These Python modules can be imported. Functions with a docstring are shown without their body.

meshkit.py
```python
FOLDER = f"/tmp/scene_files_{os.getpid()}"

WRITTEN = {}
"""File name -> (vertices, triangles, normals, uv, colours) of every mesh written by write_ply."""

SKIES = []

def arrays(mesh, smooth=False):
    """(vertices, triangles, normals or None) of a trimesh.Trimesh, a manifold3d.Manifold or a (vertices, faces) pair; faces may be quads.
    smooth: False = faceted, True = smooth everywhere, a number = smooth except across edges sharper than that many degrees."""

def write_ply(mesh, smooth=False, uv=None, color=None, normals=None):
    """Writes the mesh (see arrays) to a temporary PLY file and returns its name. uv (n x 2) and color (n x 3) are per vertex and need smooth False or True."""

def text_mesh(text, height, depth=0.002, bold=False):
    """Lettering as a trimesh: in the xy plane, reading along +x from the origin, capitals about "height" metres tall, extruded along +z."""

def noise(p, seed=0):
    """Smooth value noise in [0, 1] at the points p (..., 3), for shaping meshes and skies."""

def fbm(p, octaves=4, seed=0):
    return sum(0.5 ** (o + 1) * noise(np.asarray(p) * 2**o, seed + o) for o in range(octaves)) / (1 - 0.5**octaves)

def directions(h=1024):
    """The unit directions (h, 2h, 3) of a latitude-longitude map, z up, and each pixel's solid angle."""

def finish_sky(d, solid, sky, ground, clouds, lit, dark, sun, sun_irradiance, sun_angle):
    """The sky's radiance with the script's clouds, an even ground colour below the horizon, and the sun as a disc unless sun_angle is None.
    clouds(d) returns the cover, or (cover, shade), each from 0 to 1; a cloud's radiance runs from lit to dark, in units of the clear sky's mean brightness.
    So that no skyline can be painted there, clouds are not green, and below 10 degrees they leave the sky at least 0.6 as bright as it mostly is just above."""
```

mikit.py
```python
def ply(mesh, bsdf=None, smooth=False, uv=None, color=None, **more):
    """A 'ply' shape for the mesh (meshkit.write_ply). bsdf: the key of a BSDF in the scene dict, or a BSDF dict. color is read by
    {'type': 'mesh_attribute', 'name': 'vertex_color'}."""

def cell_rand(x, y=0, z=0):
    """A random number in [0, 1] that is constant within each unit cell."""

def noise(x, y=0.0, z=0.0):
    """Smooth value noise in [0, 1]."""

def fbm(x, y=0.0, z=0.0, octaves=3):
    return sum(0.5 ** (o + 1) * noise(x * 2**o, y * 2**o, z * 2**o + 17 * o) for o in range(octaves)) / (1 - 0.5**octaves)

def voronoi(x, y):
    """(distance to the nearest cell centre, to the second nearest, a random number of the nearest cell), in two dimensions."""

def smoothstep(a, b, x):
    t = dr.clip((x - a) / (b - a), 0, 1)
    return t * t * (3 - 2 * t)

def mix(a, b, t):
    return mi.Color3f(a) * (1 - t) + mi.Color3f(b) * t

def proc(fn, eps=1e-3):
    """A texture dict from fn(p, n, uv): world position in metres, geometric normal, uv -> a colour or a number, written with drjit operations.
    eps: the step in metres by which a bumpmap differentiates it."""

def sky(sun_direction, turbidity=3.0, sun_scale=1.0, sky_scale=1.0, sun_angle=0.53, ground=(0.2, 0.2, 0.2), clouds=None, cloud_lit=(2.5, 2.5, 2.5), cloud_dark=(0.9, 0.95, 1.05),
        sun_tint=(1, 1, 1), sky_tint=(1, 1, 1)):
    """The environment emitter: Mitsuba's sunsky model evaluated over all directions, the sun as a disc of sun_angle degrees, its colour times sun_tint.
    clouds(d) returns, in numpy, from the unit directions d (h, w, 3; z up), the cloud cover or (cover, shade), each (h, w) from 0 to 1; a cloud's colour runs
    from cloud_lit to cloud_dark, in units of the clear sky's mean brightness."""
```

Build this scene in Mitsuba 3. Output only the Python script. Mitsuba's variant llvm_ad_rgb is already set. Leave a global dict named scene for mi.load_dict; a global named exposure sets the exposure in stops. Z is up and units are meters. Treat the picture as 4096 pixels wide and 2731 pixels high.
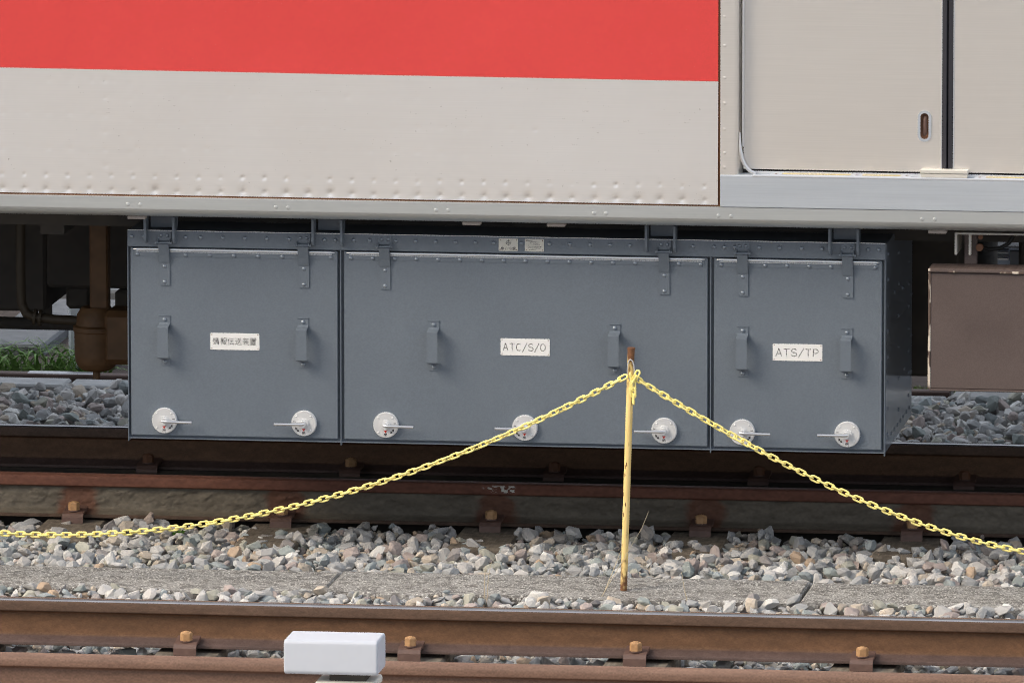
import math
import numpy as np
import drjit as dr
import trimesh
import mitsuba as mi
import mikit
import meshkit
from shapely.geometry import Polygon, LineString, Point, box as sbox
from shapely.ops import unary_union
from shapely import affinity
from mikit import proc, noise, fbm, voronoi, cell_rand, smoothstep, mix

T = mi.ScalarTransform4f
scene, labels = {}, {}

# ---------------------------------------------------------------- camera, sky, exposure
CAM = [4.97138, -36.29196, 5.81335]
LOOK = [0.0, 0.0, 0.60]
scene['camera'] = {'type': 'perspective', 'fov': 5.1793, 'fov_axis': 'x', 'near_clip': 1.0, 'far_clip': 600.0,
                   'to_world': T().look_at(origin=CAM, target=LOOK, up=[0, 0, 1])}
SUN = (-0.66, -0.50, 0.60)
scene['sky'] = mikit.sky(SUN, turbidity=4, sun_scale=0.27, sky_scale=1.0, sun_angle=32, sun_tint=(0.97, 1.02, 1.13), ground=(0.2, 0.19, 0.18),
                         clouds=lambda d: 1.0, cloud_lit=(0.88, 0.95, 1.06))
labels['sky'] = {'label': 'pale overcast daylight sky above the rail yard', 'category': 'sky', 'kind': 'structure'}
exposure = 3.2

# ---------------------------------------------------------------- helpers
rng = np.random.default_rng(7)


def two(b):
    return {'type': 'twosided', 'bsdf': b}


def mat(key, color, rough=0.5, metal=0.0, spec=0.5, bump=None, bscale=0.001, **more):
    base = color if isinstance(color, dict) else {'type': 'rgb', 'value': list(color)}
    r = rough if isinstance(rough, dict) else float(rough)
    b = {'type': 'principled', 'base_color': base, 'roughness': r, 'metallic': float(metal), 'specular': float(spec), **more}
    if bump is not None:
        b = {'type': 'bumpmap', 'arbitrary': bump, 'scale': float(bscale), 'bsdf': b}
    scene[key] = two(b)
    return key


def label(key, text=None, cat=None, group=None, kind=None):
    d = labels.setdefault(key, {})
    for k, v in (('label', text), ('category', cat), ('group', group), ('kind', kind)):
        if v:
            d[k] = v
    return key


def numbered(key):
    if key not in scene and key not in taken:
        taken.add(key)
        return key
    n = 1
    while f'{key}_{n:03d}' in scene or f'{key}_{n:03d}' in taken:
        n += 1
    taken.add(f'{key}_{n:03d}')
    return f'{key}_{n:03d}'


taken = set()


def part(name, mesh, bsdf, parent=None, smooth=False, to_world=None, color=None):
    key = numbered((parent + '__' if parent else '') + name)
    d = dict(mesh) if isinstance(mesh, dict) else mikit.ply(mesh, bsdf, smooth=smooth, color=color)
    if to_world is not None:
        d['to_world'] = to_world
    scene[key] = d
    return key


def thing(name, text, cat, group=None):
    return label(numbered(name), text, cat, group)


def cat(*ms):
    out = []
    for m in ms:
        out += m if isinstance(m, (list, tuple)) else [m]
    return trimesh.util.concatenate(out)


def cbox(x0, x1, y0, y1, z0, z1, b=0.002):
    """box with chamfered edges"""
    c, h = np.array([(x0 + x1) / 2, (y0 + y1) / 2, (z0 + z1) / 2]), np.array([x1 - x0, y1 - y0, z1 - z0]) / 2
    b = min(b, *(h * 0.9))
    pts = []
    for s in np.array(np.meshgrid([-1, 1], [-1, 1], [-1, 1])).T.reshape(-1, 3):
        for k in range(3):
            q = s * h - s * b
            q[k] = s[k] * h[k]
            pts.append(c + q)
    return trimesh.convex.convex_hull(np.array(pts))


def bx(x0, x1, y0, y1, z0, z1):
    return trimesh.creation.box(bounds=[[x0, y0, z0], [x1, y1, z1]])


def ex(poly, depth):
    gs = getattr(poly, 'geoms', [poly])
    return cat([trimesh.creation.extrude_polygon(g, depth, engine='earcut') for g in gs])


def prof_x(pts, x0, x1):
    """closed (y, z) outline swept along x"""
    m = ex(Polygon(pts), x1 - x0)
    v = m.vertices
    return trimesh.Trimesh(np.stack([v[:, 2] + x0, v[:, 0], v[:, 1]], 1), m.faces, process=False)


def plate_xz(poly, y0, y1):
    """(x, z) outline, front face at y0, back at y1"""
    m = ex(poly, y1 - y0)
    v = m.vertices
    return trimesh.Trimesh(np.stack([v[:, 0], y0 + (y1 - y0) - v[:, 2], v[:, 1]], 1), m.faces, process=False)


def plate_yz(poly, x0, x1):
    m = ex(poly, x1 - x0)
    v = m.vertices
    return trimesh.Trimesh(np.stack([v[:, 2] + x0, v[:, 0], v[:, 1]], 1), m.faces, process=False)


def cyl(p0, p1, r, n=16):
    return trimesh.creation.cylinder(radius=r, segment=[p0, p1], sections=n)


def tube(path, r, n=8, closed=False):
    path = np.asarray(path, float)
    r = np.broadcast_to(np.asarray(r, float), (len(path),))
    if closed:
        t = np.roll(path, -1, 0) - np.roll(path, 1, 0)
    else:
        t = np.gradient(path, axis=0)
    t /= np.linalg.norm(t, axis=1, keepdims=True)
    a = np.array([0, 0, 1.0]) if abs(t[0][2]) < 0.8 else np.array([0, 1.0, 0])
    vs = []
    for p, d, q in zip(path, t, r):
        u = a - d * (a @ d)
        u /= np.linalg.norm(u)
        a = u
        w = np.cross(d, u)
        ang = np.arange(n) / n * 2 * np.pi
        vs.append(p + q * (np.cos(ang)[:, None] * u + np.sin(ang)[:, None] * w))
    m = len(path)
    v = np.vstack(vs)
    f = []
    for i in range(m if closed else m - 1):
        j = (i + 1) % m
        for k in range(n):
            l = (k + 1) % n
            f += [[i * n + k, i * n + l, j * n + l], [i * n + k, j * n + l, j * n + k]]
    if not closed:
        c0, c1 = len(v), len(v) + 1
        v = np.vstack([v, path[0], path[-1]])
        for k in range(n):
            l = (k + 1) % n
            f += [[c0, l, k], [c1, (m - 1) * n + k, (m - 1) * n + l]]
    return trimesh.Trimesh(v, np.array(f), process=False)


def dome(r, h, n=12, rings=3):
    """bolt dome bulging towards -y, seated on y = 0.0005"""
    prof = [(r, 0.0005)] + [(r * math.cos(a), -h * math.sin(a)) for a in np.linspace(0, math.pi / 2, rings + 1)[:-1]]
    v, f = [], []
    for (q, y) in prof:
        for k in range(n):
            a = 2 * math.pi * k / n
            v.append([q * math.cos(a), y, q * math.sin(a)])
    v.append([0, -h, 0])
    for i in range(len(prof) - 1):
        for k in range(n):
            l = (k + 1) % n
            f += [[i * n + k, i * n + l, (i + 1) * n + l], [i * n + k, (i + 1) * n + l, (i + 1) * n + k]]
    i = len(prof) - 1
    for k in range(n):
        f.append([i * n + k, i * n + (k + 1) % n, len(v) - 1])
    return trimesh.Trimesh(np.array(v), np.array(f), process=False)


def stadium(cx, cz, w, h):
    r = w / 2
    return LineString([(cx, cz - h / 2 + r), (cx, cz + h / 2 - r)]).buffer(r, quad_segs=10)


def rrect(x0, x1, z0, z1, r):
    return sbox(x0 + r, z0 + r, x1 - r, z1 - r).buffer(r, quad_segs=5)


def strokes(lines, x, z, w, h, t):
    """stroke glyph: lines on a 10 x 10 grid (y down) placed with its top-left corner at x, z"""
    gs = []
    for l in lines:
        gs.append(LineString([(x + px / 10 * w, z - py / 10 * h) for px, py in l]).buffer(t / 2, cap_style=2, join_style=1, quad_segs=2))
    return unary_union(gs)


def arc(cx, cy, rx, ry, a0, a1, n=9):
    return [(cx + rx * math.cos(math.radians(a)), cy - ry * math.sin(math.radians(a))) for a in np.linspace(a0, a1, n)]


GLYPH = {
    'A': [[(0.6, 10), (5, 0), (9.4, 10)], [(2.2, 6.6), (7.8, 6.6)]],
    'T': [[(0.6, 0.3), (9.4, 0.3)], [(5, 0), (5, 10)]],
    'C': [arc(5.4, 5, 4.5, 4.8, 50, 310, 14)],
    'S': [arc(5, 2.6, 3.9, 2.4, 25, 270, 10)[:-1] + arc(5, 7.4, 4.2, 2.5, 90, -160, 10)],
    'O': [arc(5, 5, 4.4, 4.8, 0, 360, 22)],
    'P': [[(1.2, 10), (1.2, 0.3), (5.5, 0.3)] + arc(5.5, 2.9, 3.2, 2.6, 90, -90, 9) + [(1.2, 5.5)]],
    '/': [[(0, 11.5), (10, -0.8)]],
    'jo': [[(2, .2), (2, 9.8)], [(.8, 2.5), (.4, 4.8)], [(2.9, 2), (3.3, 3.2)], [(3.8, 1.5), (9.3, 1.5)], [(4.2, 2.9), (8.8, 2.9)], [(3.4, 4.3), (9.7, 4.3)], [(6.5, .3), (6.5, 4.3)],
           [(4.5, 5.4), (4.5, 7.5), (4.1, 9.8)], [(4.5, 5.4), (8.8, 5.4), (8.8, 9.2), (8.3, 9.7), (7.4, 9.7)], [(4.5, 6.8), (8.8, 6.8)], [(4.5, 8.1), (8.8, 8.1)]],
    'ho': [[(.6, 1.5), (4.6, 1.5)], [(2.6, .2), (2.6, 3)], [(.3, 3), (5, 3)], [(1.4, 3.5), (1.9, 4.7)], [(3.8, 3.5), (3.3, 4.7)], [(.5, 4.9), (4.8, 4.9)], [(.3, 6.7), (4.9, 6.7)], [(2.6, 4.9), (2.6, 9.9)],
           [(5.7, .8), (5.7, 9.9)], [(5.7, .8), (9.2, .8), (9.2, 3.2), (8.6, 3.6), (7.7, 3.6)], [(5.7, 4.6), (9.1, 4.6), (8.3, 7), (5.9, 9.6)], [(6.5, 5.4), (7.5, 7.6), (9.6, 9.7)]],
    'den': [[(2.6, .3), (1.6, 2.6), (.3, 4.4)], [(1.8, 2.8), (1.8, 9.8)], [(3.9, 1.5), (8.9, 1.5)], [(3.3, 4.2), (9.6, 4.2)], [(6, 4.2), (5, 7), (4, 9), (8.9, 8.5)], [(7.6, 6.6), (9.5, 9.7)]],
    'so': [[(.6, .6), (2, 2.2)], [(.3, 4.2), (1.9, 4.2), (1.9, 7.2), (.3, 9.4)], [(1.9, 7.6), (3.2, 9.1), (5, 9.5), (9.8, 9.5)], [(4.5, .4), (5.2, 1.9)], [(8.1, .4), (7.3, 1.9)], [(3.4, 2.3), (9.3, 2.3)],
           [(3, 4.6), (9.6, 4.6)], [(6.3, 2.3), (6.3, 4.6), (5.3, 6.8), (3.3, 8.2)], [(6.4, 4.8), (7.5, 6.8), (9.5, 8.1)]],
    'sou': [[(1, .9), (1.7, 2.1)], [(3, .3), (3, 4.5)], [(.4, 4.1), (3, 2.9)], [(3.8, 1.7), (9.6, 1.7)], [(6.6, .3), (6.6, 4.1)], [(4.1, 4.1), (9.1, 4.1)], [(.4, 5.6), (9.6, 5.6)], [(5, 4.7), (5, 5.6)],
            [(4.6, 5.7), (2.8, 7.2), (.3, 8.3)], [(2.9, 7.3), (2.9, 9.4), (5, 8.9)], [(4.9, 5.7), (6.5, 8.1), (9.7, 9.8)], [(8.6, 6.5), (6.7, 7.6)]],
    'chi': [[(1, .6), (9, .6), (9, 2.5), (1, 2.5), (1, .6)], [(3.7, .6), (3.7, 2.5)], [(6.3, .6), (6.3, 2.5)], [(.5, 3.6), (9.5, 3.6)], [(5, 2.6), (5, 4.7)], [(2.6, 4.7), (7.8, 4.7), (7.8, 8.6), (2.6, 8.6), (2.6, 4.7)],
            [(2.6, 6), (7.8, 6)], [(2.6, 7.3), (7.8, 7.3)], [(.9, 4.8), (.9, 9.7), (9.5, 9.7)]],
    'juu': [[(1.5, 1.3), (8, .5)], [(.4, 2.3), (9.6, 2.3)], [(1.7, 3.3), (8.3, 3.3), (8.3, 6.3), (1.7, 6.3), (1.7, 3.3)], [(1.7, 4.8), (8.3, 4.8)], [(5, .9), (5, 9.5)], [(1.2, 7.8), (8.8, 7.8)], [(.3, 9.5), (9.7, 9.5)]],
    'shin': [[(1.5, 4), (.6, 7.2)], [(3.2, 3), (3.2, 8.6), (4, 9.3), (7, 9.3), (7.6, 8.6), (7.8, 7)], [(4.6, 1), (6.2, 2.8)], [(7.6, 3.4), (9.5, 6.8)]],
    'i': [[(2.6, .3), (1.6, 2.6), (.3, 4.4)], [(1.8, 2.8), (1.8, 9.8)], [(6.4, .4), (6.4, 2)], [(3.7, 2.3), (9.4, 2.3)], [(4.7, 3.8), (5.6, 7.8)], [(8.3, 3.5), (7.3, 9)], [(3.3, 9.2), (9.8, 9.2)]],
    'hei': [[(.8, .6), (.8, 9.9)], [(.8, .6), (4.3, .6), (4.3, 3.4), (.8, 3.4)], [(.8, 2), (4.3, 2)], [(9.2, .6), (9.2, 9.9)], [(9.2, .6), (5.7, .6), (5.7, 3.4), (9.2, 3.4)], [(9.2, 2), (5.7, 2)],
            [(2.4, 5), (7.6, 5)], [(5.4, 4), (5.4, 9)], [(5.2, 5.4), (2.6, 8)]],
}


def text(chars, x, z, w, h, gap, t):
    out = []
    for c in chars:
        k = w * (0.82 if c == '/' else 1)
        out.append(strokes(GLYPH[c], x, z, k, h, t))
        x += k + gap
    return unary_union(out)


# ---------------------------------------------------------------- materials
def p_steel(p, n, uv):
    s = fbm(p.x * 1.6, p.z * 2.4, 3.1)
    br = noise(p.x * 6, p.z * 900, 0.5)
    sp = smoothstep(0.955, 0.985, noise(p.x * 60, p.z * 230, 4.0)) * smoothstep(0.5, 0.62, noise(p.x * 7, p.z * 9, 9))
    c = mix((0.76, 0.735, 0.71), (0.81, 0.79, 0.77), s)
    c = c * (0.97 + 0.06 * br)
    return mix(c, (0.34, 0.31, 0.28), sp * 0.5)


def p_steel_bump(p, n, uv):
    return noise(p.x * 25, p.z * 700, 0.3) * 0.5 + fbm(p.x * 5, p.z * 7, 1.0)


mat('m_steel', proc(p_steel), 0.28, 0.62, 0.5, proc(p_steel_bump, 1e-3), 0.00025)
mat('m_steel_bar', proc(lambda p, n, uv: mix((0.50, 0.52, 0.515), (0.57, 0.59, 0.585), fbm(p.x * 3, p.z * 30, 1)) * (0.97 + 0.06 * noise(p.x * 8, p.z * 800))), 0.36, 0.65)
mat('m_steel_door', proc(lambda p, n, uv: mix((0.78, 0.74, 0.69), (0.82, 0.785, 0.74), fbm(p.x * 2, p.z * 2, 7)) * (0.975 + 0.05 * noise(p.x * 7, p.z * 900))), 0.24, 0.7)
mat('m_steel_sill', proc(lambda p, n, uv: mix((0.46, 0.50, 0.545), (0.52, 0.56, 0.605), fbm(p.x * 4, p.z * 40, 2)) * (0.96 + 0.08 * noise(p.x * 5, p.z * 900))), 0.36, 0.35)
mat('m_bright', (0.72, 0.73, 0.75), 0.25, 0.7)
mat('m_lip_highlight', (0.80, 0.83, 0.86), 0.24, 0.85)  # cabinet lips brightened to pale metal so their colour carries the sky highlight
mat('m_dome', (0.26, 0.30, 0.35), 0.18, 0.55)
mat('m_red', proc(lambda p, n, uv: mix((0.63, 0.050, 0.046), (0.68, 0.058, 0.054), fbm(p.x * 2, p.z * 3)) * (0.94 + 0.12 * noise(p.x * 420, p.z * 420, 3))), 0.45, 0.0, 0.5,
    proc(lambda p, n, uv: fbm(p.x * 9, p.z * 9, 2), 1e-3), 0.0006)
mat('m_paint', proc(lambda p, n, uv: mix((0.124, 0.150, 0.184), (0.144, 0.173, 0.209), fbm(p.x * 5, p.z * 5, p.y * 5)) * (0.92 + 0.16 * noise(p.x * 300, p.z * 300, p.y * 300))), 0.30, 0.0, 0.5,
    proc(lambda p, n, uv: noise(p.x * 260, p.z * 260, p.y * 260), 5e-4), 0.00008)
mat('m_paint_gloss', (0.140, 0.170, 0.210), 0.10, 0.0, 0.6)
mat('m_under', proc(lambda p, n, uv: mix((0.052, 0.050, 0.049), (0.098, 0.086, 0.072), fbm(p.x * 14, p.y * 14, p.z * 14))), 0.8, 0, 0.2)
mat('m_rubber', (0.026, 0.026, 0.034), 0.5)
mat('m_black', (0.01, 0.01, 0.01), 0.6)
mat('m_print', (0.02, 0.02, 0.022), 0.6)
mat('m_white', (0.78, 0.79, 0.79), 0.4)
mat('m_plate', (0.62, 0.61, 0.55), 0.4)
mat('m_disc', (0.66, 0.675, 0.69), 0.30, 0.25)
mat('m_lever', (0.78, 0.78, 0.80), 0.2, 0.9)
mat('m_warn_red', (0.65, 0.04, 0.03), 0.45)
mat('m_yellow', (0.95, 0.84, 0.30), 0.35)
mat('m_tread_yellow', (0.50, 0.41, 0.20), 0.5)
mat('m_brown_box', proc(lambda p, n, uv: mix((0.088, 0.065, 0.060), (0.118, 0.090, 0.083), fbm(p.x * 6, p.z * 6, 2)) * (0.88 + 0.24 * noise(p.x * 400, p.z * 400))), 0.55, 0.0, 0.4)
mat('m_edge_worn', proc(lambda p, n, uv: mix((0.11, 0.075, 0.06), (0.62, 0.55, 0.46), smoothstep(0.52, 0.62, fbm(p.x * 40, p.z * 18, p.y * 40)))), 0.5)
mat('m_cream', (0.60, 0.58, 0.53), 0.45)


def p_rust(p, n, uv):
    a = fbm(p.x * 5, p.y * 30, p.z * 30)
    g = noise(p.x * 260, p.y * 260, p.z * 260) * 0.6 + noise(p.x * 90, p.y * 90, p.z * 90) * 0.4
    web = mix((0.120, 0.062, 0.032), (0.165, 0.086, 0.045), a)
    foot = mix((0.080, 0.052, 0.045), (0.115, 0.078, 0.070), a)
    head = mix((0.092, 0.056, 0.038), (0.135, 0.082, 0.056), a)
    c = mix(foot, web, smoothstep(-0.118, -0.110, p.z))
    c = mix(c, head, smoothstep(-0.042, -0.038, p.z))
    return c * (0.70 + 0.60 * g) * (0.78 + 0.44 * fbm(p.x * 16, p.y * 20, p.z * 34 + 9))


def p_rust_bump(p, n, uv):
    return fbm(p.x * 120, p.y * 120, p.z * 120) + fbm(p.x * 20, p.y * 40, p.z * 40)


mat('m_rust', proc(p_rust), 0.62, 0.0, 0.4, proc(p_rust_bump, 5e-4), 0.0008)
mat('m_rust_pale', proc(lambda p, n, uv: mix((0.140, 0.080, 0.056), (0.235, 0.140, 0.100), fbm(p.x * 7, p.y * 40, p.z * 50)) * (0.8 + 0.4 * noise(p.x * 200, p.y * 200, p.z * 200))), 0.55, 0, 0.4,
    proc(p_rust_bump, 5e-4), 0.0005)
mat('m_clip', proc(lambda p, n, uv: mix((0.085, 0.050, 0.042), (0.15, 0.088, 0.070), fbm(p.x * 50, p.y * 50, p.z * 50))), 0.5, 0, 0.5, proc(p_rust_bump, 5e-4), 0.0005)
mat('m_bolt', proc(lambda p, n, uv: mix((0.30, 0.15, 0.065), (0.55, 0.34, 0.17), fbm(p.x * 70, p.y * 70, p.z * 70))), 0.6)
mat('m_bolt_dark', (0.16, 0.070, 0.034), 0.6)
mat('m_shine', proc(lambda p, n, uv: mix((0.34, 0.34, 0.36), (0.50, 0.50, 0.52), noise(p.x * 14, p.y * 300))), 0.3, 0.85)
SLEEPERS = [-0.175 + 0.708 * k for k in range(-5, 6)]


def p_grime(p, n, uv):
    """web of the rail beside the car: caked dark dirt with rust where each clip stands; paint scrap on the head"""
    a = fbm(p.x * 14, p.y * 40, p.z * 40)
    c = mix((0.090, 0.078, 0.062), (0.185, 0.163, 0.130), a)
    d = dr.abs((p.x + 0.175) / 0.708 - dr.round((p.x + 0.175) / 0.708)) * 0.708
    w = d + 0.05 * (fbm(p.x * 25, p.z * 25, 3) - 0.5) + dr.maximum(p.z + 0.06, 0) * 1.2
    c = mix(c, (0.135, 0.062, 0.040), smoothstep(0.085, 0.045, w) * 0.9)
    head = smoothstep(-0.043, -0.038, p.z)
    c = mix(c, mix((0.120, 0.050, 0.035), (0.190, 0.084, 0.058), fbm(p.x * 20, p.y * 60, p.z * 60 + 3)), head)
    base = smoothstep(-0.126, -0.130, p.z)
    c = mix(c, mix((0.060, 0.040, 0.030), (0.11, 0.070, 0.050), fbm(p.x * 30, p.z * 60, 8)), base)
    flake = smoothstep(0.47, 0.56, fbm(p.x * 90, p.z * 130, 6)) * smoothstep(0.030, 0.016, dr.abs(p.x + 0.128)) 
    flake = flake + smoothstep(0.50, 0.6, fbm(p.x * 90, p.z * 130, 6)) * smoothstep(0.062, 0.045, dr.abs(p.x + 0.155)) * 0.7
    flake = dr.minimum(flake, 1) * smoothstep(-0.034, -0.026, p.z) * smoothstep(-0.004, -0.010, p.z)
    return mix(c * (0.75 + 0.5 * fbm(p.x * 90, p.y * 90, p.z * 90)), (0.55, 0.55, 0.50), flake)


def p_grime_bump(p, n, uv):
    web = smoothstep(-0.040, -0.046, p.z)
    return web * 0.6 * (fbm(p.x * 38, p.y * 40, p.z * 60, 4) * 1.6 + dr.abs(fbm(p.x * 16, p.y * 10, p.z * 30) - 0.5) * 2) + fbm(p.x * 130, p.y * 130, p.z * 130) * 0.3


mat('m_grime', proc(p_grime), 0.75, 0, 0.3, proc(p_grime_bump, 7e-4), 0.0045)
mat('m_wood', proc(lambda p, n, uv: mix((0.085, 0.070, 0.056), (0.19, 0.165, 0.135), fbm(p.x * 150, p.y * 12, p.z * 150)) * (0.75 + 0.5 * noise(p.x * 60, p.y * 60))), 0.85, 0, 0.3,
    proc(lambda p, n, uv: fbm(p.x * 150, p.y * 10, p.z * 150), 6e-4), 0.002)


def p_conc(p, n, uv):
    a = fbm(p.x * 4, p.y * 9, p.z * 9)
    c = mix((0.17, 0.165, 0.16), (0.30, 0.295, 0.285), a)
    c = mix(c, (0.075, 0.070, 0.066), smoothstep(0.46, 0.62, fbm(p.x * 38, p.y * 52, 3)) * 0.65)
    f1, f2, r = voronoi(p.x * 85, (p.y + p.z) * 85)
    c = mix(c, (0.56, 0.55, 0.53), smoothstep(0.36, 0.24, f1) * smoothstep(0.70, 0.76, r))
    c = mix(c, (0.06, 0.056, 0.052), smoothstep(0.34, 0.22, f1) * smoothstep(0.34, 0.26, r) * 0.7)
    f1, f2, r = voronoi(p.x * 210, (p.y + p.z) * 210)
    return mix(c, (0.50, 0.49, 0.46), smoothstep(0.4, 0.25, f1) * smoothstep(0.72, 0.8, r))


mat('m_conc', proc(p_conc), 0.85, 0, 0.3, proc(lambda p, n, uv: fbm(p.x * 110, p.y * 110, p.z * 110), 7e-4), 0.0016)
mat('m_slab', proc(lambda p, n, uv: mix((0.09, 0.10, 0.11), (0.17, 0.18, 0.20), fbm(p.x * 20, p.y * 20, p.z * 20))), 0.9)
mat('m_conc_pale', proc(lambda p, n, uv: mix((0.24, 0.25, 0.26), (0.38, 0.39, 0.40), fbm(p.x * 20, p.y * 20, p.z * 20))), 0.85)


def p_ground(p, n, uv):
    f1, f2, r = voronoi(p.x * 22, p.y * 22)
    c = mix((0.18, 0.175, 0.17), (0.38, 0.37, 0.36), r) * (0.7 + 0.6 * fbm(p.x * 0.5, p.y * 0.8))
    return c * (0.35 + 0.65 * smoothstep(0.0, 0.25, f2 - f1))


mat('m_ground', proc(p_ground), 0.9, 0, 0.3)
mat('m_soil', proc(lambda p, n, uv: mix((0.040, 0.033, 0.030), (0.085, 0.070, 0.068), fbm(p.x * 25, p.y * 25))), 0.9, 0, 0.3)
mat('m_added_path', proc(lambda p, n, uv: mix((0.26, 0.24, 0.215), (0.38, 0.355, 0.32), fbm(p.x * 1.1, p.y * 1.7)) * (0.8 + 0.4 * fbm(p.x * 12, p.y * 12))), 0.9, 0, 0.3)
mat('m_stone', {'type': 'mesh_attribute', 'name': 'vertex_color'}, 0.8, 0, 0.35,
    proc(lambda p, n, uv: fbm(p.x * 140, p.y * 140, p.z * 140), 6e-4), 0.0028)
mat('m_drum', proc(lambda p, n, uv: mix((0.085, 0.044, 0.018), (0.175, 0.090, 0.036), fbm(p.x * 22, p.y * 22, p.z * 22))), 0.6)
mat('m_pipe', (0.055, 0.042, 0.026), 0.6)
mat('m_grey_far', (0.42, 0.47, 0.55), 0.4)
mat('m_grey_far_dark', (0.05, 0.055, 0.065), 0.5)
mat('m_offwhite', (0.54, 0.575, 0.64), 0.35)


def p_post(p, n, uv):
    k = fbm(p.x * 120, p.y * 120, p.z * 45)
    c = mix((0.84, 0.61, 0.22), (0.90, 0.70, 0.31), fbm(p.x * 50, p.y * 50, p.z * 20))
    rust = mix((0.095, 0.040, 0.022), (0.26, 0.12, 0.05), fbm(p.x * 150, p.y * 150, p.z * 150 + 4))
    top = smoothstep(0.54, 0.60, p.z + (k - 0.5) * 0.10)
    low = smoothstep(-0.07, -0.14, p.z + (k - 0.5) * 0.16)
    ax = p.x - 0.4057 - (p.z + 0.17) * 0.0305
    f1, f2, r = voronoi(ax * 120 + p.z * 2, p.z * 30)
    chip = smoothstep(0.26, 0.18, f1) * smoothstep(0.88, 0.91, r)
    streak = smoothstep(0.62, 0.70, fbm(p.x * 160, p.y * 160, p.z * 11 + 3)) * smoothstep(0.003, 0.008, ax)
    w = dr.minimum(top + low + chip + streak * 0.8, 1)
    return mix(c, rust, w)


mat('m_post', proc(p_post), 0.5, 0, 0.4)
mat('m_pad', (0.34, 0.30, 0.27), 0.6)
mat('m_wire', (0.62, 0.62, 0.62), 0.35, 0.6)
mat('m_stalk', (0.55, 0.47, 0.33), 0.8)
scene['m_grass'] = two({'type': 'principled', 'base_color': {'type': 'rgb', 'value': [0.14, 0.27, 0.07]}, 'roughness': 0.55, 'specular': 0.4})
mat('m_grass_light', (0.26, 0.34, 0.13), 0.55)
mat('m_weed', (0.11, 0.24, 0.04), 0.5)

# ---------------------------------------------------------------- ground
part('ground', bx(-60, 60, -60, 60, -0.45, -0.27), 'm_ground')
part('added_path', bx(-30, 30, -9.5, -4.2, -.28, -.262), 'm_added_path')  # made-up strip out of view, added to warm reflections in the steel side
label('added_path', 'made-up brown ground strip out of view, added to warm the reflection in the car side', 'path', kind='structure')
label('ground', 'grey gravelly yard ground under and around the tracks', 'ground', kind='structure')

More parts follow.
